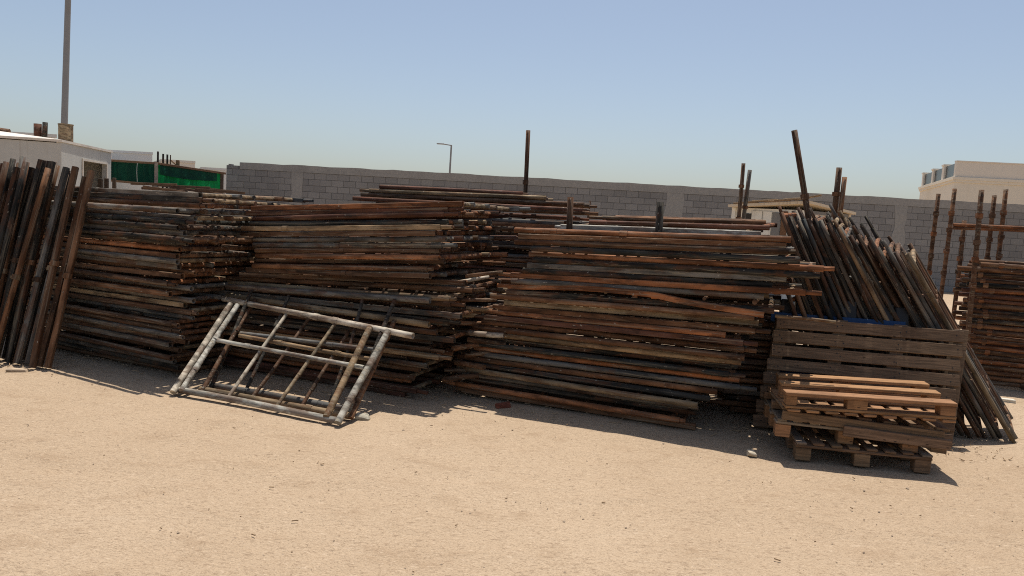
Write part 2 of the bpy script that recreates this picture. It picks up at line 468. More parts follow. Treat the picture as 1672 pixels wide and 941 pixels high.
B_L = [(0, -1.95), (.5, -1.95), (.73, -2.0), (.82, -1.9), (.9, -1.756), (1.0, -1.656), (1.09, -1.6), (1.18, -1.709), (1.5, -1.752)]
B_R = [(.08, -.004), (.2, .013), (.3, .01), (.39, .14), (.54, .2), (.73, .3), (.89, .28), (.98, .2), (1.05, .218), (1.13, .209), (1.2, .29), (1.25, .23),
       (1.3, .239), (1.41, .21), (1.45, .33), (1.52, .292), (1.63, .26)]
stack((-.788, 6.105, 0), -20, 32, .0466, B_L, B_R, [(0, -.5), (.4, -.1), (.65, .6), (.8, 2.2), (1.0, 3.7), (1.5, 4.0)], 1.15,
      'ORRSTBGGNOBNBBNTBGKGBKGBTBKBB', 'stack behind the grey leaning frames', 'scaffolding frames stacked behind the grey frames', 33,
      special={17: {'yaw': 3.0, 'ext': .12}, 18: {'yaw': 5, 'ext': .08}, 19: {'yaw': -4, 'ext': .05}})

C_L = [(0, -1.75), (.069, -1.892), (.157, -1.885), (.29, -1.84), (.43, -1.743), (.59, -1.713), (.69, -1.684), (.77, -1.61), (.84, -1.575), (.93, -1.48),
       (1.07, -1.43), (1.18, -1.327), (1.27, -1.273), (1.35, -1.523), (1.42, -1.402), (1.5, -1.35)]
C_R = [(.05, -.004), (.1, -.03), (.15, .016), (.19, .106), (.27, .173), (.355, .3), (.42, .34), (.5, .335), (.61, .4), (.74, .36), (.83, .52), (.9, .467),
       (.97, .56), (1.1, .61), (1.16, .65), (1.22, .74), (1.29, .78), (1.38, .6), (1.45, .66), (1.52, .6)]
def bent(t):
    return -.010 + .032 * math.sin(math.pi * min(1, t / .72)) - (.19 * max(0, (t - .6)) if t > .6 else 0)
stack((1.358, 5.595, 0), -21.5, 31, .0465, C_L, C_R, [(0, -.5), (.3, -.2), (.6, .4), (.9, 1.2), (1.2, 1.4), (1.45, 1.9)], 1.2,
      'ONBSOKGKOGOKNTNORNNTKSOGNKTGK', 'stack beside the wooden pallets', 'scaffolding frames stacked next to the pallets', 45,
      rear_low=True, special={20: {'sag': bent, 'adj': 'bent rust orange'}, 19: {'ext': .12}, 25: {'ext': .12}, 22: {'ext': .2}, 24: {'ext': .1}})

D_L = [(0, -.1), (.8, 0), (1.5, .0), (1.65, -.22), (1.72, .0), (1.8, 0.0)]
D_R = [(0, 1.85), (1.2, 2.0), (1.45, 2.1), (1.58, 2.32), (1.68, 2.25), (1.74, 1.9), (1.8, 1.5)]
stack((-1.6, 8.3, 0), -8, 37, .0486, D_L, D_R, [(0, 0), (1.8, .4)], 1.15,
      'RTBRNRGONBKSBKGNBRKGBKNGBKGBKNBGBK', 'rear stack by the block wall', 'scaffolding frames stacked at the rear', 57, jit=.09)

stack((1.93, 6.12, 0), -8, 15, .0525, [(0, 0), (1.2, -.05)], [(0, .60), (.3, .50), (.8, .30)], [(0, 0), (2, 0)], .8,  # stack put in to shade the bare sand in the gap behind the pallets
      'BKGNBKGBKNBGKB', 'added low stack shading the gap', 'added scaffolding frames darkening the gap behind the slanting row', 63)

# loose frames lying on top of the stack next to the pallets
uC = Vector((math.cos(R(-21.5)), math.sin(R(-21.5)), 0)); wC = Vector((-uC.y, uC.x, 0)); PC = Vector((1.358, 5.595, 0))
for (s, d, z, L, W, code, ya, tl, rise, lab) in (
        (-1.15, .26, 1.478, 1.60, .85, 'W', 1.5, 1.4, .04, 'pale loose scaffolding frame lying highest on the stack next to the wooden pallets'),
        (-.95, .42, 1.528, 1.46, .75, 'R', -3.0, 1.6, .04, 'dark reddish loose scaffolding frame lying crooked on the stack next to the pallets'),
        (-.90, .66, 1.575, 1.36, .55, 'N', 4.0, 1.5, .02, 'rusty loose scaffolding frame at the back, on the stack next to the pallets')):
    rng = random.Random(int(s * 100) + 900)
    ux = Matrix.Rotation(R(ya), 3, 'Z') @ uC
    x = Vector((ux.x, ux.y, math.sin(R(tl))))
    frame('scaffold_section', lab, basis(PC + uC * s + wC * d + Vector((0, 0, z)), x, Vector((-ux.y, ux.x, rise))), L, W, code, rng,
          'loose frames lying on the stack', rleg=.02, mid=1)

# loose sticks poking out between the stacks
STK = [(( -.62, 6.25, .86), (-.33, 6.75, .93), 'T', 'pale round stub of tube poking out between two stacks'),
       (( -.66, 6.22, .70), (-.25, 6.85, .80), 'N', 'thin brown rod sticking out below the pale stub between two stacks'),
       (( -.60, 6.12, .60), (-.2, 6.70, .66), 'N', 'short brown rod low in the gap between two stacks'),
       ((1.95, 5.42, .925), (2.36, 5.33, .915), 'T', 'thin pale lath lying across to the leaning brown pallet')]
for a, b, c, lab in STK:
    rng = random.Random(hash(c) % 100 + int(a[2] * 100))
    rd = .024 if 'stub' in lab else .012
    mb = MB(); mb.tube([a, tuple((Vector(a) + Vector(b)) / 2 + Vector((0, 0, .004))), b], rd, 10, 'stub' in lab)
    tag(mb.build('loose_rod', M_STEEL, None, shade(c, rng)), lab, 'rod')

rng = random.Random(321)
for k in range(14):
    z = .14 + k * .068; x = rng.uniform(-.62, -.42) + .16 * z; y = 6.12 + rng.uniform(-.02, .2); an = R(rng.uniform(-38, 12)); L = rng.uniform(.22, .42)
    a = Vector((x, y, z)); b = a + Vector((math.cos(an) * L, math.sin(an) * L + .05, rng.uniform(-.04, .06)))
    mb = MB(); mb.tube(wob(a, b, 4, .008, rng), rng.choice((.016, .021, .024)), 9, True)
    tag(mb.build('loose_rod', M_STEEL, None, shade(rng.choice('NBTNOW'), rng)), 'worn rod end poking out of the dark gap between the two front stacks', 'rod', 'rod ends poking from the gap between stacks')

# ------------------------------------------------------------------ pale frames leaning in front
def lean_frame(P, u, v, lab, code, top, bot, posts, braces, midr, seed, alt='WTN', dx=0):
    rng = random.Random(seed)
    m = basis(P, u, v); root = thing('leaning_scaffold', lab, 'frame', m, 'scaffolding frames leaning in front of the stack')
    def bar(name, p, q, r, code, z=0.0, hollow=False, amp=.006):
        mb = MB(); pts = wob((p[0], p[1], z), (q[0], q[1], z), 9, amp, rng)
        mb.tube(pts, r, 11, hollow)
        for k in range(rng.randint(0, 2)):
            t = rng.uniform(.1, .9); c = Vector(p + (z,)).lerp(Vector(q + (z,)), t); d = (Vector(q + (z,)) - Vector(p + (z,))).normalized() * .03
            mb.tube([c - d, c + d], r * 1.15, 9, False)
        mb.build(name, M_STEEL, root, shade(code, rng))
    bar('top_rail', *top, .0255, code, 0, True); bar('bottom_rail', *bot, .0255, code, 0, True)
    bar('middle_rail', *midr, .018, code, .01)
    for p, q, r, c in posts: bar('post', p, q, r, c, .022)
    for p, q, c in braces: bar('brace', p, q, .0145, c, -.012, amp=.012)
U = (.93, -.366, 0)
lean_frame((-2.594, 5.674, .005), U, (.2635, .6696, .57), 'pale grey leaning scaffolding frame in front, with wide end posts', 'W',
           ((-.30, 1.057), (1.70, .908)), ((-.047, .048), (1.525, .032)),
           [((0, .0), (-.153, .985), .027, 'W'), ((.06, .03), (-.078, .985), .022, 'W'), ((1.53, 0), (1.483, .907), .026, 'W'), ((1.415, .03), (1.309, .92), .026, 'T')],
           [((.479, .06), (.435, .99), 'W'), ((.939, .05), (.95, .95), 'T')], ((-.008, .579), (1.461, .525)), 5)
lean_frame((-2.50, 5.80, .005), U, (.2562, .651, .60), 'tan leaning scaffolding frame right behind the pale grey one', 'T',
           ((-.40, 1.04), (1.70, .975)), ((.05, .03), (1.47, .03)),
           [((.1, .0), (-.05, 1.0), .018, 'B'), ((1.50, 0), (1.40, .95), .019, 'N')],
           [((.55, .05), (.58, .98), 'B'), ((1.02, .05), (1.02, .96), 'B')], ((.05, .60), (1.42, .55)), 6)
lean_frame((-2.47, 5.93, .005), U, (.2269, .5766, .75), 'dark grey leaning scaffolding frame, rearmost against the stack', 'G',
           ((-.357, .979), (1.683, 1.06)), ((.05, .03), (1.40, .03)),
           [((.09, .0), (-.05, .95), .017, 'K'), ((1.42, 0), (1.38, 1.02), .018, 'K')],
           [((.40, .05), (.33, .97), 'K'), ((1.2, .05), (1.06, 1.02), 'K')], ((.07, .53), (1.40, .55)), 8)

# ------------------------------------------------------------------ posts leaning at the far left
J = [((-3.999, 6.416), (-3.878, 6.866, 1.735), 'N'), ((-4.086, 6.391), (-3.943, 6.841, 1.674), 'B'), ((-4.109, 6.384), (-4.001, 6.834, 1.759), 'B'),
     ((-4.243, 6.482), (-4.092, 6.932, 1.749), 'G'), ((-4.329, 6.512), (-4.162, 6.962, 1.753), 'G'), ((-4.35, 6.478), (-4.176, 6.928, 1.693), 'B'),
     ((-4.531, 6.47), (-4.292, 6.90, 1.734), 'N'), ((-4.421, 6.485), (-4.305, 6.935, 1.799), 'K'), ((-4.457, 6.56), (-4.332, 7.01, 1.80), 'G'),
     ((-4.58, 6.55), (-4.419, 7.0, 1.81), 'K'), ((-4.60, 6.384), (-4.45, 6.834, 1.775), 'K'), ((-4.626, 6.481), (-4.543, 6.931, 1.78), 'N'),
     ((-4.703, 6.458), (-4.579, 6.908, 1.726), 'K'), ((-4.692, 6.55), (-4.618, 7.0, 1.83), 'G'), ((-4.766, 6.393), (-4.668, 6.843, 1.768), 'B'),
     ((-4.823, 6.45), (-4.731, 6.90, 1.753), 'N'), ((-4.885, 6.367), (-4.796, 6.817, 1.761), 'B')]
for k in range(8):
    x = -4.29 - k * .078; J.append(((x - .02, 6.63), (x + .10 + .02 * (k % 3), 7.06, 1.70 + .035 * ((k * 5) % 4)), 'KBNKGKBK'[k]))
order = sorted(range(len(J)), key=lambda i: -J[i][1][0])
for rank, i in enumerate(order):
    f, t, c = J[i]; rng = random.Random(200 + i)
    yo = .05 * (rank % 2) - .10
    p = Vector((f[0], f[1] + yo, 0)); q = Vector((t[0], t[1] + yo, t[2])); L = (q - p).length
    pos = 'rightmost' if rank == 0 else ordinal(rank + 1) + ' from the right'
    root = thing('scaffold_post', f'{CF[c][2]} steel post, {pos} in the row leaning beside the stack', 'post', basis(p, q - p, (1, 0, 0)), 'steel posts leaning at the end of the stack')
    mb = MB(); mb.tube(wob((0, 0, 0), (L, 0, 0), 9, .010, rng), .0245, 12, True, [(a * 1.02, b * 1.02) for a, b in RECT] if rng.random() < .4 else None)
    mb.build('tube', M_STEEL, root, shade(c, rng))
    for k in range(1):
        x = L * (.45 + .35 * k) + rng.uniform(-.12, .12)
        mb = MB(); mb.tube([(x, 0, 0), (x + .045, 0, 0)], .0355, 10, False); mb.box(x + .01, x + .03, -.049, -.032, -.006, .006)
        mb.build('collar', M_STEEL, root, shade(rng.choice('NBT'), rng))

# ------------------------------------------------------------------ frames leaning edge-on at the right
D = [((2.904, 5.856), (2.165, 6.106, 1.711)), ((2.997, 5.856), (2.231, 6.1, 1.68)), ((3.075, 5.852), (2.3, 6.091, 1.654)), ((3.149, 5.848), (2.345, 6.081, 1.667)),
     ((3.22, 5.843), (2.391, 6.071, 1.674)), ((3.289, 5.838), (2.441, 6.06, 1.677)), ((3.356, 5.832), (2.487, 6.049, 1.665)), ((3.422, 5.826), (2.524, 6.037, 1.647)),
     ((3.487, 5.82), (2.556, 6.026, 1.629)), ((3.55, 5.814), (2.597, 6.014, 1.617)), ((3.613, 5.808), (2.637, 6.002, 1.61)), ((3.674, 5.801), (2.702, 5.99, 1.554)),
     ((3.735, 5.795), (2.769, 5.978, 1.568)), ((3.795, 5.788), (2.834, 5.966, 1.553)), ((3.854, 5.781), (2.935, 5.953, 1.47)), ((3.913, 5.775), (2.983, 5.942, 1.474)),
     ((3.971, 5.768), (3.053, 5.929, 1.444)), ((4.028, 5.761), (3.121, 5.917, 1.439)), ((4.085, 5.754), (3.159, 5.904, 1.388))]
D = [((2.66, 5.88), (2.24, 6.04, 1.10)), ((2.75, 5.87), (2.28, 6.04, 1.19)), ((2.83, 5.86), (2.30, 6.04, 1.26))] + D
dc = 'KBKBKKSKKGKKTGKBKKGGTG'
for i, (f, t) in enumerate(D):
    rng = random.Random(400 + i); jy = rng.uniform(-.03, .06); p = Vector((f[0], f[1] + jy, 0.01)); q = Vector((t[0], t[1] + jy, t[2] - .01))
    pos = 'leftmost' if i == 0 else ('outermost' if i == 21 else ordinal(i + 1) + ' from the left')
    frame('scaffold_ladder', f'{CF[dc[i]][2]} narrow frame, {pos} in the slanting row behind the pallets', basis(p, q - p, (.56, .83, 0)), (q - p).length,
          .46 + rng.uniform(-.02, .02), dc[i], rng, 'narrow frames leaning in a slanting row', rect=False, mid=2, rleg=.0185, bars=3)

# ------------------------------------------------------------------ standing poles
def pole(p, q, r, code, lab, cat='pole', coll=0):
    rng = random.Random(int(abs(p[0]) * 1000)); p = Vector(p); q = Vector(q); L = (q - p).length
    root = thing('scaffold_pole', lab, cat, basis(p, q - p, (1, 0, .01)))
    mb = MB(); mb.tube(wob((0, 0, 0), (L, 0, 0), 7, .012, rng), r, 10, True); mb.build('tube', M_STEEL, root, shade(code, rng))
    for k in range(coll):
        x = L * (.55 + .4 * (k + .5) / coll)
        mb = MB(); mb.tube([(x, 0, 0), (x + .05, 0, 0)], r * 1.4, 9, False); mb.build('collar', M_STEEL, root, shade('N', rng))
pole((.10, 9.0, 0), (.085, 9.0, 2.574), .026, 'B', 'tall thin brown pole standing upright behind the rear stack', coll=1)
pole((.46, 6.22, 0), (.445, 6.20, 1.73), .026, 'B', 'short brown post standing straight behind the stack of orange frames', coll=0)
pole((1.20, 5.87, 0), (1.133, 5.90, 1.723), .030, 'K', 'thick black post leaning slightly among the loose frames on top')
pole((3.58, 12, 0), (3.587, 12, 2.591), .032, 'B', 'dark brown pole before the white hut, left one of a pair', coll=2)
pole((3.62, 12.1, 0), (3.73, 12.1, 2.50), .034, 'G', 'grey pole before the white hut, right one of a pair', coll=1)
pole((3.049, 6.67, 0), (2.472, 6.82, 2.463), .027, 'B', 'longest brown pole slanting far above the dark row of frames', coll=1)
pole((4.02, 9.5, 0), (4.055, 9.5, 2.39), .036, 'B', 'thick brown pole at the corner of the white hut', coll=2)
pole((4.08, 9.42, 0), (4.10, 9.42, 2.27), .03, 'N', 'shorter rusty pole touching the thick pole by the hut corner', coll=1)
pole((.93, 10.5, 0), (1.03, 10.5, 1.82), .016, 'B', 'thin slanted rod before the block wall, behind the loose frames', cat='rod')

# ------------------------------------------------------------------ leaning brown pallet, blue pallet
def wood(rng, c, k=.15):
    f = rng.uniform(1 - k, 1 + k); return (c[0] * f, c[1] * f * rng.uniform(.97, 1.03), c[2] * f, 1)
W_BR = (.165, .104, .062); W_TAN = (.285, .150, .070); W_OLD = (.185, .112, .062); W_GREY = (.21, .16, .115)
rng = random.Random(71)
G0 = Vector((1.955, 5.70, .004)); G1 = Vector((3.393, 5.425, .004))
root = thing('leaning_pallet', 'large brown wooden pallet leaning upright, seen flat from its deck side', 'pallet', basis(G0, G1 - G0, (.06 * .9, .32 * .9, .86)))
WG = 1.47; skew = .13
for k in range(8):
    y = .006 + k * .1145; o = .185 * (y + .05) - .008; o2 = 1.43 + .115 * (y + .05)
    mb = MB(); mb.bbox(o + rng.uniform(-.010, .010), o2 + rng.uniform(-.010, .010), y, y + .094 + rng.uniform(-.004, .004), 0, .02, .003, jit=.002, rng=rng)
    mb.build('board', M_WOOD, root, wood(rng, W_BR))
for k in range(4):
    x = .02 + k * .44
    mb = MB(); mb.bbox(0, .10, .0, .915, -.095, -.001, .004, Matrix(((1, .15, 0, x), (0, 1, 0, 0), (0, 0, 1, 0), (0, 0, 0, 1))))
    mb.build('stringer', M_WOOD, root, wood(rng, W_BR))
mb = MB()
for k in range(8):
    for x in (.06, .09, .50, .53, .94, .97, 1.36):
        y = .05 + k * .1145 + rng.uniform(-.022, .022); x += rng.uniform(-.02, .02) + .15 * y
        mb.tube([(x, y, .0185), (x, y, .0225)], .005, 6, False)
mb.build('nail', M_BLKPL, root)

root = thing('blue_pallet', 'blue pallet with black blocks, leaning behind the big brown pallet', 'pallet',
             basis(Vector((2.05, 5.83, .004)), G1 - G0, (.06 * .9, .30 * .9, .90)))
for y0, y1 in ((.05, .15), (.42, .52), (.835, .915)):
    mb = MB(); mb.bbox(.05, 1.08, y0, y1, 0, .02, .003); mb.build('board', M_BLUE, root)
for i, (x, h) in enumerate(((.18, .09), (.30, .10), (.55, .12), (.67, .115), (.95, .11), (1.06, .09))):
    mb = MB(); mb.bbox(x - .05, x + .05, .86, .945 + h, -.09, -.002, .008); mb.build('block', M_BLKPL, root)
for x in (.2, .6, 1.0):
    mb = MB(); mb.bbox(x - .04, x + .04, .0, .94, -.12, -.092, .004); mb.build('runner', M_BLKPL, root)

# ------------------------------------------------------------------ pile of pallets in front
rng = random.Random(90)
def slab(root, name, x0, x1, y0, y1, z0, z1, c, b=.004, jit=.002):
    mb = MB(); mb.bbox(x0, x1, y0, y1, z0, z1, b, jit=jit, rng=rng); return mb.build(name, M_WOOD, root, wood(rng, c))
def block_pallet(root, W, Dp, c, nsl, cb=None):
    for y in (0, Dp / 2 - .045, Dp - .09):
        for x in (0, W / 2 - .05, W - .10):
            slab(root, 'block', x, x + .10, y, y + .09, 0, .088, cb or c)
        slab(root, 'cross_board', -.004, W + .004, y - .004, y + .094, .089, .110, c)
    for k in range(nsl):
        x = k * (W - .065) / (nsl - 1)
        slab(root, 'deck_board', x + rng.uniform(-.006, .006), x + .068, rng.uniform(-.012, .004), Dp + .01, .1105, .129, c if rng.random() < .7 else W_GREY)
PU = Vector((.99, -.14, 0)); PV = Vector((.14, .99, 0))
r1 = thing('wooden_pallet', 'weathered block pallet lying on the sand, lowest of the front pile', 'pallet', basis((2.0, 4.93, 0), (.985, -.165, 0), (.165, .985, 0)), 'wooden pallets in the front pile')
block_pallet(r1, .86, .62, W_OLD, 8)
r2 = thing('wooden_pallet', 'grey slatted pallet, second from the ground in the front pile', 'pallet', basis((1.885, 5.03, .131), (.978, -.19, -.012), (.20, .98, 0)), 'wooden pallets in the front pile')
block_pallet(r2, .92, .60, W_GREY, 9, W_TAN)
# third: stringer pallet, tilted down at the right
r3 = thing('wooden_pallet', 'brown pallet tilted down to its right, third from the ground in the pile', 'pallet', basis((1.885, 4.985, .268), (.985, -.155, -.042), (.15, .985, 0)), 'wooden pallets in the front pile')
slab(r3, 'front_board', .02, 1.06, -.005, .02, -.004, .06, W_OLD); slab(r3, 'front_board', .42, 1.10, -.03, -.007, -.055, .015, W_BR)
for y in (.28, .58): slab(r3, 'stringer', 0, 1.08, y, y + .05, 0, .055, W_OLD)
slab(r3, 'end_board', .99, 1.09, -.003, .60, -.09, -.056, W_BR)
for k in range(7):
    x = .02 + k * .165; slab(r3, 'deck_board', x, x + .09, .022, .64, .057, .075, W_OLD)
# top: stringer pallet lying upside down, three notched stringers up
r4 = thing('wooden_pallet', 'orange brown pallet lying upside down on top, three flat runner boards upward', 'pallet', basis((1.905, 4.94, .352), (.990, -.138, .022), (.15, .988, .0)), 'wooden pallets in the front pile')
W4 = 1.085
for i, (y, x0, x1) in enumerate(((0, 0, W4), (.30, .03, W4 + .02), (.60, .07, W4 + .06))):
    slab(r4, 'lower_board', x0, x1, y - .002, y + .10, .0, .021, W_TAN)
    for a_, b_ in ((x0 + .004, x0 + .075), (x0 + .40, x0 + .53), (x1 - .10, x1 - .003)):
        slab(r4, 'block', a_, b_, y + .003, y + .093, .0215, .088, W_TAN)
    slab(r4, 'runner_board', x0, x1, y - .004, y + .104, .0885, .112, W_TAN, .003)
for k in range(9):
    x = .015 + k * .123; slab(r4, 'deck_board', x, x + .083, -.01, .70, -.020, -.001, W_TAN)

# ------------------------------------------------------------------ rack of tubes at the right
P = Vector((4.93, 7.95, 0)); yaw = R(-20); u = Vector((math.cos(yaw), math.sin(yaw), 0)); w = Vector((-u.y, u.x, 0))
rng = random.Random(120)
NL = 24
for k in range(NL):
    for d in range(3):
        z = .035 + k * .0555 + .022 * (d % 2) + rng.uniform(-.006, .006)
        if k == 7 and d == 0: z += .0
        sl = rng.gauss(0, .05) + .04 * d; L = 2.3 + rng.uniform(-.05, .1); c = rng.choice('NRBOKNRB') if k not in (7, 8) else 'O'
        pos = ordinal(NL - k) + ' from the top' if k >= NL // 2 else ordinal(k + 1) + ' from the ground'
        row = ('front row', 'middle row', 'back row')[d]
        root = thing('ledger_tube', f'{CF[c][2]} coupler tube, {pos} in the {row} of the tube rack', 'tube',
                     basis(P + u * sl + w * (.1 + d * .42) + Vector((0, 0, z)), u + Vector((0, 0, rng.gauss(0, .008))) + w * rng.gauss(0, .012), w), 'coupler tubes piled in the rack')
        mb = MB(); mb.tube(wob((0, 0, 0), (L, 0, 0), 7, .012, rng), .0255, 9, True); mb.build('tube', M_STEEL, root, shade(c, rng))
        if d == 0:
            for x in (.12 + rng.uniform(-.05, .05), .62 + rng.uniform(-.1, .1)):
                mb = MB(); mb.tube([(x, 0, 0), (x + .05, 0, 0)], .030, 8, False); mb.box(x + .01, x + .04, -.012, .012, -.042, -.02)
                mb.build('coupler', M_STEEL, root, shade(rng.choice('ONB'), rng))
root = thing('tube_rack', 'rack of upright rusty posts with a cross rail, around the piled tubes', 'rack')
for (x, y, xt, h) in ((4.92, 7.86, 4.87, 2.10), (5.39, 9.6, 5.40, 2.14), (5.42, 9.35, 5.455, 2.20), (5.56, 9.25, 5.56, 1.81), (5.82, 9.1, 5.80, 2.13), (5.90, 8.98, 5.85, 2.20), (6.55, 7.25, 6.5, 2.1)):
    mb = MB(); mb.tube(wob((x, y, 0), (xt, y, h), 7, .012, rng), .026, 10, True); p = mb.build('post', M_STEEL, root, shade('N' if y > 8 else 'B', rng))
    for k in range(4):
        z = h * (.5 + .12 * k) + rng.uniform(-.04, .04); xx = x + (xt - x) * z / h
        mb = MB(); mb.tube([(xx, y, z), (xx, y, z + .055)], .036, 9, False); mb.build('coupler', M_STEEL, p, shade(rng.choice('NBO'), rng))
for dz in (0, .035):
    mb = MB(); mb.tube([(5.06, 8.62, 1.70 + dz), (6.6, 8.2 - dz, 1.735 + dz * .4)], .02, 9, True); mb.build('cross_rail', M_STEEL, root, shade('O', rng))

# ------------------------------------------------------------------ white hut in front of the wall
def hut():
    Lc = Vector((4.93, 17.0, 0)); Cc = Vector((6.19, 16.0, 0)); Rc = Vector((7.72, 17.3, 0)); Bc = Vector((6.5, 18.4, 0))
    root = thing('site_hut', 'low white and beige timber hut standing before the block wall', 'hut')
    mb = MB(); mb.prism([Lc, Cc, Rc, Bc], 0, 2.02); mb.build('wall', M_HUTW, root)
    ml = basis(Lc, Cc - Lc, (0, 0, 1)); mr = basis(Cc, Rc - Cc, (0, 0, 1)); LL = (Cc - Lc).length; LR = (Rc - Cc).length
    def panel(m, L, a, b, z0, z1, t, mat, name):
        mb = MB(); mb.box(a * L, b * L, z0, z1, .003, t, m); return mb.build(name, mat, root)
    panel(ml, LL, .0, .05, 0, 2.02, .05, M_HUTW, 'corner_post'); panel(ml, LL, .17, .28, 1.0, 1.90, .012, M_DARK, 'window')
    panel(ml, LL, .285, .43, 0, 1.96, .03, M_HUTW, 'door'); panel(ml, LL, .445, .565, 0, 1.96, .03, M_HUTW, 'door')
    panel(ml, LL, .575, .69, 0, 1.95, .02, M_GREYB, 'board')
    mb = MB(); mb.bbox(.70 * LL, .78 * LL, 0, 1.98, .003, .04, .004, ml); mb.build('board', M_WOOD, root, (.16, .085, .045, 1))
    panel(mr, LR, .0, .80, .0, 1.80, .015, M_HUTB, 'board'); panel(mr, LR, .80, .955, .0, 1.78, .01, M_GREYB, 'board'); panel(mr, LR, .955, 1.0, 0, 2.02, .05, M_HUTB, 'corner_post')
    panel(mr, LR, 0, 1.0, 1.83, 1.90, .045, M_HUTB, 'trim'); panel(mr, LR, 0, 1.0, 1.95, 2.02, .03, M_GREYB, 'trim')
    # low roof made of sheets and odd planks
    mb = MB(); zc = 2.20
    e = .12
    vs = []
    for p, z in ((Lc + Vector((-.15, -.12, 0)), 2.06), (Cc + Vector((0, -.2, 0)), zc), (Rc + Vector((.15, -.02, 0)), 2.06), (Bc + Vector((0, .2, 0)), 2.08)):
        vs += [(p.x, p.y, z - .035), (p.x, p.y, z + .02)]
    mb.add(vs, [(0, 2, 4, 6), (1, 7, 5, 3), (0, 1, 3, 2), (2, 3, 5, 4), (4, 5, 7, 6), (6, 7, 1, 0)])
    mb.build('roof', M_HUTB, root)
    rng = random.Random(4)
    for k in range(7):
        t = k / 7; a = Lc.lerp(Cc, t); b = Lc.lerp(Cc, min(1, t + .35)); z = 2.05 + .14 * t
        mb = MB(); m = basis((a.x, a.y - .16 + rng.uniform(0, .15), z + .045 + .012 * (k % 3)), (b.x - a.x, b.y - a.y, .05), (0, 0, 1))
        mb.bbox(0, .55, 0, .03, 0, .1, .004, m); mb.build('roof_plank', M_WOOD, root, wood(rng, (.30, .20, .11), .3))
    return root
hut()

# ------------------------------------------------------------------ white cabin at the left
def cabin():
    C = Vector((-10.24, 16.7, 0)); Rr = Vector((-10.9, 19.95, 0)); L = Vector((-14.1, 15.9, 0)); Bk = L + (Rr - C)
    root = thing('site_cabin', 'off-white site cabin with a flat pale roof and a dark doorway', 'cabin')
    m = basis(C, Rr - C, (0, 0, 1)); n = (Rr - C).length; H = 2.6
    # right-hand face with the doorway, built round the opening (local: x along, y up, z outward)
    d0, d1, dz = 1.27, 2.92, 2.27
    mb = MB(); mb.box(0, d0, 0, H, -.1, 0, m); mb.box(d1, n, 0, H, -.1, 0, m); mb.box(d0, d1, dz, H, -.1, 0, m)
    ml = basis(L, C - L, (0, 0, 1)); nl = (C - L).length
    mb.box(0, nl - .1, 0, H - .02, -.1, 0, ml)
    mbk = basis(Bk, L - Bk, (0, 0, 1)); mb.box(.0, (L - Bk).length - .1, 0, H, -.1, 0, mbk)
    mrr = basis(Rr, Bk - Rr, (0, 0, 1)); mb.box(.1, (Bk - Rr).length, 0, H, -.1, 0, mrr)
    mb.build('wall', M_CABIN, root)
    mb = MB(); mb.box(d0 - .05, d0, 0, dz + .05, .003, .025, m); mb.box(d1, d1 + .05, 0, dz + .05, .003, .025, m); mb.box(d0, d1, dz, dz + .05, .003, .025, m)
    mb.build('door_frame', M_ROOF, root)
    mb = MB(); mb.box(d0 + .1, d1 + .2, 0, dz, -1.4, -1.3, m); mb.build('inner_wall', M_GREYB, root)
    mb = MB()
    ov = .10
    pts = [C + Vector((.03, -.03, 0)), Rr + Vector((.03, .03, 0)), Bk + Vector((-.03, .03, 0)), L + Vector((-.03, -.03, 0))]
    zs = [(2.601, 2.655), (2.601, 2.655), (2.601, 2.93), (2.601, 2.645)]
    vs = []
    for p, z in zip(pts, zs): vs += [(p.x, p.y, z[0]), (p.x, p.y, z[1])]
    ctr = (pts[0] + pts[1] + pts[2] + pts[3]) / 4
    vs += [(ctr.x - .9, ctr.y + .2, 2.93)]
    mb.add(vs, [(6, 4, 2, 0), (0, 2, 3, 1), (2, 4, 5, 3), (4, 6, 7, 5), (6, 0, 1, 7), (1, 3, 8), (3, 5, 8), (5, 7, 8), (7, 1, 8)])
    mb.build('roof', M_ROOF, root)
    return root
cabin()
# clutter standing on the cabin roof
rng = random.Random(8)
mb = MB(); mb.tube([(-12.25, 19.0, 2.74), (-12.25, 19.0, 3.17)], .09, 12, True); tag(mb.build('roof_pipe', M_STEEL, None, shade('R', rng)), 'wide reddish pipe stub standing on the cabin roof', 'pipe')
mb = MB(); mb.tube([(-12.08, 19.0, 2.74), (-12.06, 19.0, 3.22)], .06, 12, True); tag(mb.build('roof_pipe', M_STEEL, None, shade('K', rng)), 'thin black pipe stub standing on the cabin roof', 'pipe')
mb = MB(); mb.tube([(-11.66, 19.2, 2.74), (-11.66, 19.2, 3.2)], .17, 16, False); mb.tube([(-11.66, 19.2, 3.19), (-11.66, 19.2, 3.22)], .18, 16, False)
tag(mb.build('roof_drum', M_STEEL, None, shade('T', rng)), 'tan drum standing on the cabin roof before the tall mast', 'drum')
mb = MB(); mb.tube([(-12.9, 18.4, 2.80), (-12.8, 18.4, 2.88), (-12.6, 18.45, 2.86)], .1, 9, False); tag(mb.build('roof_bundle', M_STEEL, None, shade('N', rng)), 'small brown bundle lying on the cabin roof', 'bundle')
mb = MB(); mb.bbox(-11.75, -11.63, 16.45, 16.5, 2.45, 2.90, .01)
tag(mb.build('roof_bracket', M_CABIN), 'small pale upright bracket at the front edge of the cabin roof', 'bracket')

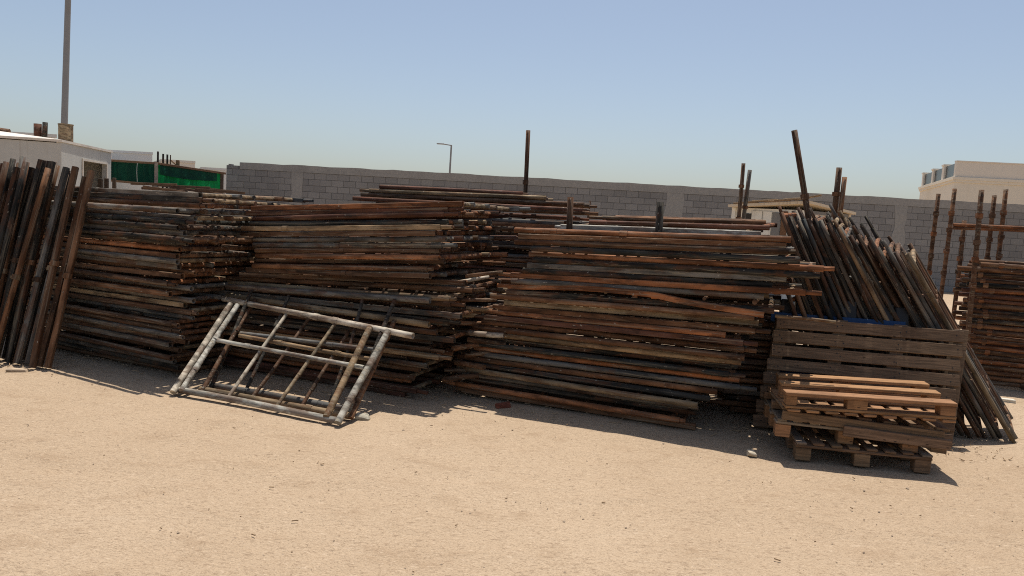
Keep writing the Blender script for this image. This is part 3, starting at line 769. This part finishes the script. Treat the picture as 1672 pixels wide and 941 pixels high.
# ------------------------------------------------------------------ green netting fence and things around it
def net_fence():
    root = thing('net_fence', 'low fence of green shade netting on timber rails beside the cabin', 'fence')
    pts = [Vector((-11.5, 21, 0)), Vector((-10.15, 21.0, 0)), Vector((-8.72, 22.0, 0))]
    zt = [2.43, 2.42, 2.30]; zb = [1.90, 1.86, 1.72]
    def sheet(a, b, zt0, zt1, zb0, zb1, mat, name, n=16, amp=.03, off=0.0):
        vs = []; rows = 5
        d = (b - a); nrm = Vector((d.y, -d.x, 0)).normalized()
        for j in range(rows):
            for i in range(n + 1):
                t = i / n; q = j / (rows - 1)
                p = a.lerp(b, t) + nrm * (off + amp * math.sin(t * 19 + 2 * q) * math.sin(math.pi * q) + .012 * math.sin(t * 50))
                sag = -.05 * math.sin(math.pi * t) * (1 - q)
                z = (zb0 + (zb1 - zb0) * t) * (1 - q) + (zt0 + (zt1 - zt0) * t) * q + sag
                vs.append((p.x, p.y, z))
        fs = [(j * (n + 1) + i, j * (n + 1) + i + 1, (j + 1) * (n + 1) + i + 1, (j + 1) * (n + 1) + i) for j in range(rows - 1) for i in range(n)]
        k = len(vs); vs2 = [(x - nrm.x * .004, y - nrm.y * .004, z) for x, y, z in vs]
        mb = MB(); mb.add(vs, fs, True); mb.add(vs2, [tuple(reversed(f)) for f in fs], True); mb.build(name, mat, root)
    mid = pts[0].lerp(pts[1], .56)
    sheet(pts[0], mid, 2.43, 2.42, 1.90, 1.88, M_NETD, 'netting'); sheet(mid, pts[1], 2.42, 2.42, 1.88, 1.86, M_NETD, 'netting', off=-.03)
    sheet(pts[1], pts[2], 2.42, 2.30, 1.86, 1.70, M_NET, 'netting')
    sheet(pts[1].lerp(pts[2], .02), pts[1].lerp(pts[2], .9), 2.40, 2.29, 2.13, 2.06, M_NETD, 'netting', off=.05)
    rng = random.Random(2)
    for a, b, za, zb_ in ((pts[0], pts[1], 2.44, 2.43), (pts[1], pts[2], 2.43, 2.30), (pts[0], pts[1], 1.88, 1.83), (pts[1], pts[2], 1.83, 1.69)):
        m = basis((a.x, a.y - .04, za), Vector((b.x, b.y, zb_)) - Vector((a.x, a.y, za)), (0, 0, 1)); mb = MB()
        mb.bbox(-.1, (b - a).length + .1, -.03, .03, .0, .05, .004, m); mb.build('rail', M_WOOD, root, wood(rng, (.20, .12, .07)))
    for p, h, c in ((pts[0], 2.46, (.14, .09, .06)), (pts[1] + Vector((0, -.05, 0)), 2.44, (.36, .31, .24)), (pts[2], 2.32, (.10, .07, .05))):
        mb = MB(); mb.bbox(p.x - .04, p.x + .04, p.y - .08, p.y - .02, 0, h, .004); mb.build('post', M_WOOD, root, wood(rng, c))
    return root
net_fence()
rng = random.Random(14)
for i, (x, h, c, lab) in enumerate(((-10.36, 2.79, 'K', 'first tall black bar above the dark netting'), (-10.21, 2.73, 'K', 'second black bar above the dark netting, a little shorter'),
                                     (-10.09, 2.72, 'K', 'third and thickest black bar above the dark netting'), (-10.0, 2.71, 'B', 'thin brown bar above the netting, fourth in the row'))):
    mb = MB(); mb.tube([(x, 21.4, 0), (x + .01, 21.4, h)], .028 if i < 3 else .016, 8, False)
    tag(mb.build('steel_bar', M_STEEL, None, shade(c, rng)), lab, 'bar', 'bars standing behind the netting')
mb = MB(); mb.bbox(-9.86, -9.77, 21.45, 21.51, 0, 2.58, .005); mb.tube([(-10.0, 21.47, 2.56), (-9.86, 21.47, 2.44)], .02, 6, False)
tag(mb.build('timber_prop', M_WOOD, None, (.22, .13, .07, 1)), 'brown timber prop with a diagonal strut above the netting', 'prop')
for i, (x, y, h, lab) in enumerate(((-10.62, 18.9, 1.88, 'dark stub post below the netting, nearest the cabin'), (-10.4, 18.8, 1.90, 'black stub post below the netting, tallest of three'), (-10.15, 18.7, 1.92, 'brown stub post below the netting, farthest from the cabin'))):
    mb = MB(); mb.bbox(x - .045, x + .045, y, y + .06, 0, h, .006, jit=.01, rng=rng); tag(mb.build('stub_post', M_WOOD, None, wood(rng, (.07, .05, .035), .3)), lab, 'post', 'stub posts below the netting')
# timber heap under the bright netting
root = thing('timber_heap', 'untidy low heap of brown timber under the bright green netting', 'heap')
for k in range(16):
    a = Vector((rng.uniform(-10.6, -8.9), rng.uniform(20.2, 21.2), rng.uniform(1.50, 1.80))); ang = rng.uniform(-.25, .15); L = rng.uniform(.6, 1.5)
    mb = MB(); m = basis(a, (math.cos(ang), math.sin(ang) * .5, rng.uniform(-.1, .03)), (0, 0, 1)); mb.bbox(0, L, 0, .07, 0, .06, .004, m); mb.build('beam', M_WOOD, root, wood(rng, (.15, .09, .055), .5))
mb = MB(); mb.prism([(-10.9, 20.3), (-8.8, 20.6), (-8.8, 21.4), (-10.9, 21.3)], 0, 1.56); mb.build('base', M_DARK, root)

# ------------------------------------------------------------------ far buildings
def block_building(lab, poly, z1, mat, par=.0, wins=()):
    poly = poly[:2] + [(p[0] * p[1] / poly[0][1] * 1.02, p[1]) for p in poly[2:]]
    root = thing('far_building', lab, 'building')
    mb = MB(); mb.prism(poly, 0, z1); mb.build('wall', mat, root)
    c = Vector((sum(p[0] for p in poly) / len(poly), sum(p[1] for p in poly) / len(poly)))
    big = [tuple(c + (Vector(p) - c) * 1.012) for p in poly]
    mb = MB(); mb.prism(big, z1 + .002, z1 + .14); mb.build('parapet_cap', M_WHITE if mat is not M_CREAM2 else M_CREAM2, root)
    return root
block_building('long grey white far building seen above the dark netting', [(-26.5, 45), (-22.1, 45), (-22.1, 55), (-26.5, 55)], 3.95, M_WHITE)
block_building('lower grey far building just beside the cabin corner', [(-25.4, 42), (-22.9, 42), (-22.9, 44.5), (-25.4, 44.5)], 3.58, M_WHITE)
block_building('cream far building standing behind the brown timber prop', [(-22.05, 46), (-19.95, 46), (-19.95, 56), (-22.6, 56)], 3.62, M_CREAM2)
block_building('small pale far building before the railing near the wall end', [(-20.0, 47), (-17.2, 47), (-17.2, 57), (-20.0, 57)], 3.32, M_WHITE)
block_building('grey far building with a flat roof behind the cabin', [(-29, 30), (-18.9, 30.4), (-19.3, 40), (-29, 40)], 3.62, M_WHITE)
root = thing('far_railing', 'row of thin white uprights near the end of the block wall', 'railing')
for k in range(9):
    x = -19.2 + k * .28; mb = MB(); mb.box(x, x + .09, 50, 50.1, 0, 3.72 - .05 * k); mb.build('upright', M_WHITE, root)
mb = MB(); mb.box(-19.4, -16.7, 50.02, 50.08, 2.9, 3.0); mb.build('rail', M_WHITE, root)

def villa():
    root = thing('cream_building', 'large cream building with roof terrace rising beyond the block wall', 'building')
    C = Vector((29.1, 50)); Rr = Vector((46, 48.4)); L = C + Vector((.33, .944)).normalized() * 12.5; Bk = Rr + (L - C)
    poly = [tuple(C), tuple(Rr), tuple(Bk), tuple(L)]
    mb = MB(); mb.prism(poly, 0, 5.45); mb.build('wall', M_CREAM, root)
    c = (C + Rr + Bk + L) / 4
    mb = MB(); mb.prism([tuple(c + (Vector(p) - c) * 1.010) for p in poly], 5.452, 5.62); mb.prism([tuple(c + (Vector(p) - c) * 1.018) for p in poly], 5.622, 5.80)
    mb.build('cornice', M_CREAM, root)
    m = basis((C.x, C.y, 5.80), (Rr.x - C.x, Rr.y - C.y, 0), (0, 0, 1)); n = (Rr - C).length
    mb = MB(); mb.box(0, n, .002, 1.02, -.25, 0, m); mb.box(0.0, n, 1.022, 1.09, -.29, .04, m); mb.build('parapet', M_CREAM2, root)
    ml = basis((L.x, L.y, 5.80), (C.x - L.x, C.y - L.y, 0), (0, 0, 1)); nl = (C - L).length
    for t, w in ((.02, .55), (.34, .6), (.64, .7)):
        x = t * nl; mb = MB(); mb.box(x, x + w, .002, 1.05, -.4, 0, ml); mb.box(x - .06, x + w + .06, 1.052, 1.15, -.46, .06, ml); mb.build('pier', M_CREAM2, root)
    for a, b in ((.02 * nl + .55, .34 * nl), (.34 * nl + .6, .64 * nl), (.64 * nl + .7, nl - .06)):
        mb = MB(); mb.box(a + .02, b - .02, .10, .98, -.2, -.12, ml); mb.build('glass_panel', M_GLASS, root)
    mb = MB(); mb.box(0, nl, .001, .10, -.3, -.05, ml); mb.build('terrace_kerb', M_CREAM, root)
villa()

# ------------------------------------------------------------------ lamps and mast
root = thing('lighting_mast', 'very tall grey mast rising out of the picture behind the cabin', 'mast', Matrix.Translation((-18.28, 30, 0)))
mb = MB(); mb.tube([(-.1, 0, 0), (0, 0, 4), (.16, 0, 9), (.26, 0, 13)], .125, 14, False, taper=[1.15, 1.0, .86, .75]); mb.build('pole', M_GALV, root)
mb = MB(); mb.bbox(-.2, .7, -.15, .15, 13.0, 13.15, .02); mb.build('lamp_head', M_GALV, root)
root = thing('street_lamp', 'small grey street lamp showing above the block wall', 'lamp', Matrix.Translation((-3.67, 40, 0)))
mb = MB(); mb.tube([(-.05, 0, 0), (0, 0, 5.1)], .055, 10, False, taper=[1.3, .8]); mb.build('pole', M_GALV, root)
mb = MB(); mb.tube([(0, 0, 5.08), (-.45, 0, 5.13)], .03, 8, False); mb.build('arm', M_GALV, root)
mb = MB(); mb.bbox(-.78, -.40, -.1, .1, 5.10, 5.16, .02); mb.build('lamp_head', M_GALV, root)

# ------------------------------------------------------------------ scraps on the sand
rng = random.Random(66)
for (x, y, L, a, c, lab) in ((-.02, 5.92, .12, .4, (.20, .06, .035), 'small reddish lump of wood at the foot of the orange stack'),
                              (1.72, 4.99, .05, .2, (.45, .38, .28), 'pale scrap of wood on the sand beside the pallet pile'),
                              (4.9, 7.25, .30, -.1, (.60, .55, .45), 'pale splintered scrap on the sand before the tube rack'),
                              (-1.05, 5.35, .10, .1, (.40, .36, .28), 'pale chip of wood on the sand beside the grey frame'),
                              (-4.15, 6.16, .15, .1, (.42, .32, .22), 'tan scrap of wood at the feet of the leaning posts')):
    m = Matrix.Translation((x, y, 0)) @ Matrix.Rotation(a, 4, 'Z'); mb = MB()
    mb.bbox(-L / 2, L / 2, -.03, .03, -.012, .022, .006, m, jit=.012, rng=rng); tag(mb.build('wood_scrap', M_WOOD, None, c + (1,)), lab, 'scrap')

# ------------------------------------------------------------------ light, sky, camera
SUNV = Vector((-.05, -.29, -.95))
sun = bpy.data.lights.new('sun', 'SUN'); sun.energy = 4.8; sun.angle = R(.55); sun.color = (1, .95, .87)
so = bpy.data.objects.new('sun', sun); COL.objects.link(so); so.rotation_euler = SUNV.to_track_quat('-Z', 'Y').to_euler(); so.location = (0, 0, 20)
wd = bpy.data.worlds.new('World'); SC.world = wd; wd.use_nodes = True; nt = wd.node_tree
sky = nt.nodes.new('ShaderNodeTexSky'); sky.sky_type = 'NISHITA'; sky.sun_disc = False
sky.sun_elevation = R(73); sky.sun_rotation = R(10); sky.altitude = 0; sky.air_density = 1.0; sky.dust_density = 1.6; sky.ozone_density = 2.0
bg = nt.nodes['Background']; bg.inputs['Strength'].default_value = .101
hs = nt.nodes.new('ShaderNodeHueSaturation'); hs.inputs['Saturation'].default_value = .84; hs.inputs['Value'].default_value = 1.03
nt.links.new(sky.outputs[0], hs.inputs['Color']); nt.links.new(hs.outputs[0], bg.inputs[0])

SC.cycles.pixel_filter_type = 'BLACKMAN_HARRIS'; SC.cycles.filter_width = 1.05; SC.cycles.use_denoising = False
cam = bpy.data.cameras.new('camera'); cam.sensor_width = 36; cam.lens = 1207 / 1672 * 36; cam.clip_end = 3000; cam.clip_start = .05
co = bpy.data.objects.new('camera', cam); COL.objects.link(co)
pitch = math.atan(118.3 / 1207); roll = R(3.3)
co.matrix_world = Matrix.Translation((0, 0, 1.55)) @ Matrix.Rotation(math.pi / 2 - pitch, 4, 'X') @ Matrix.Rotation(roll, 4, 'Z')
SC.camera = co
SC.render.engine = 'CYCLES'
vs = SC.view_settings; vs.view_transform = 'Standard'; vs.look = 'None'; vs.exposure = .14; vs.gamma = 1; vs.use_curve_mapping = False
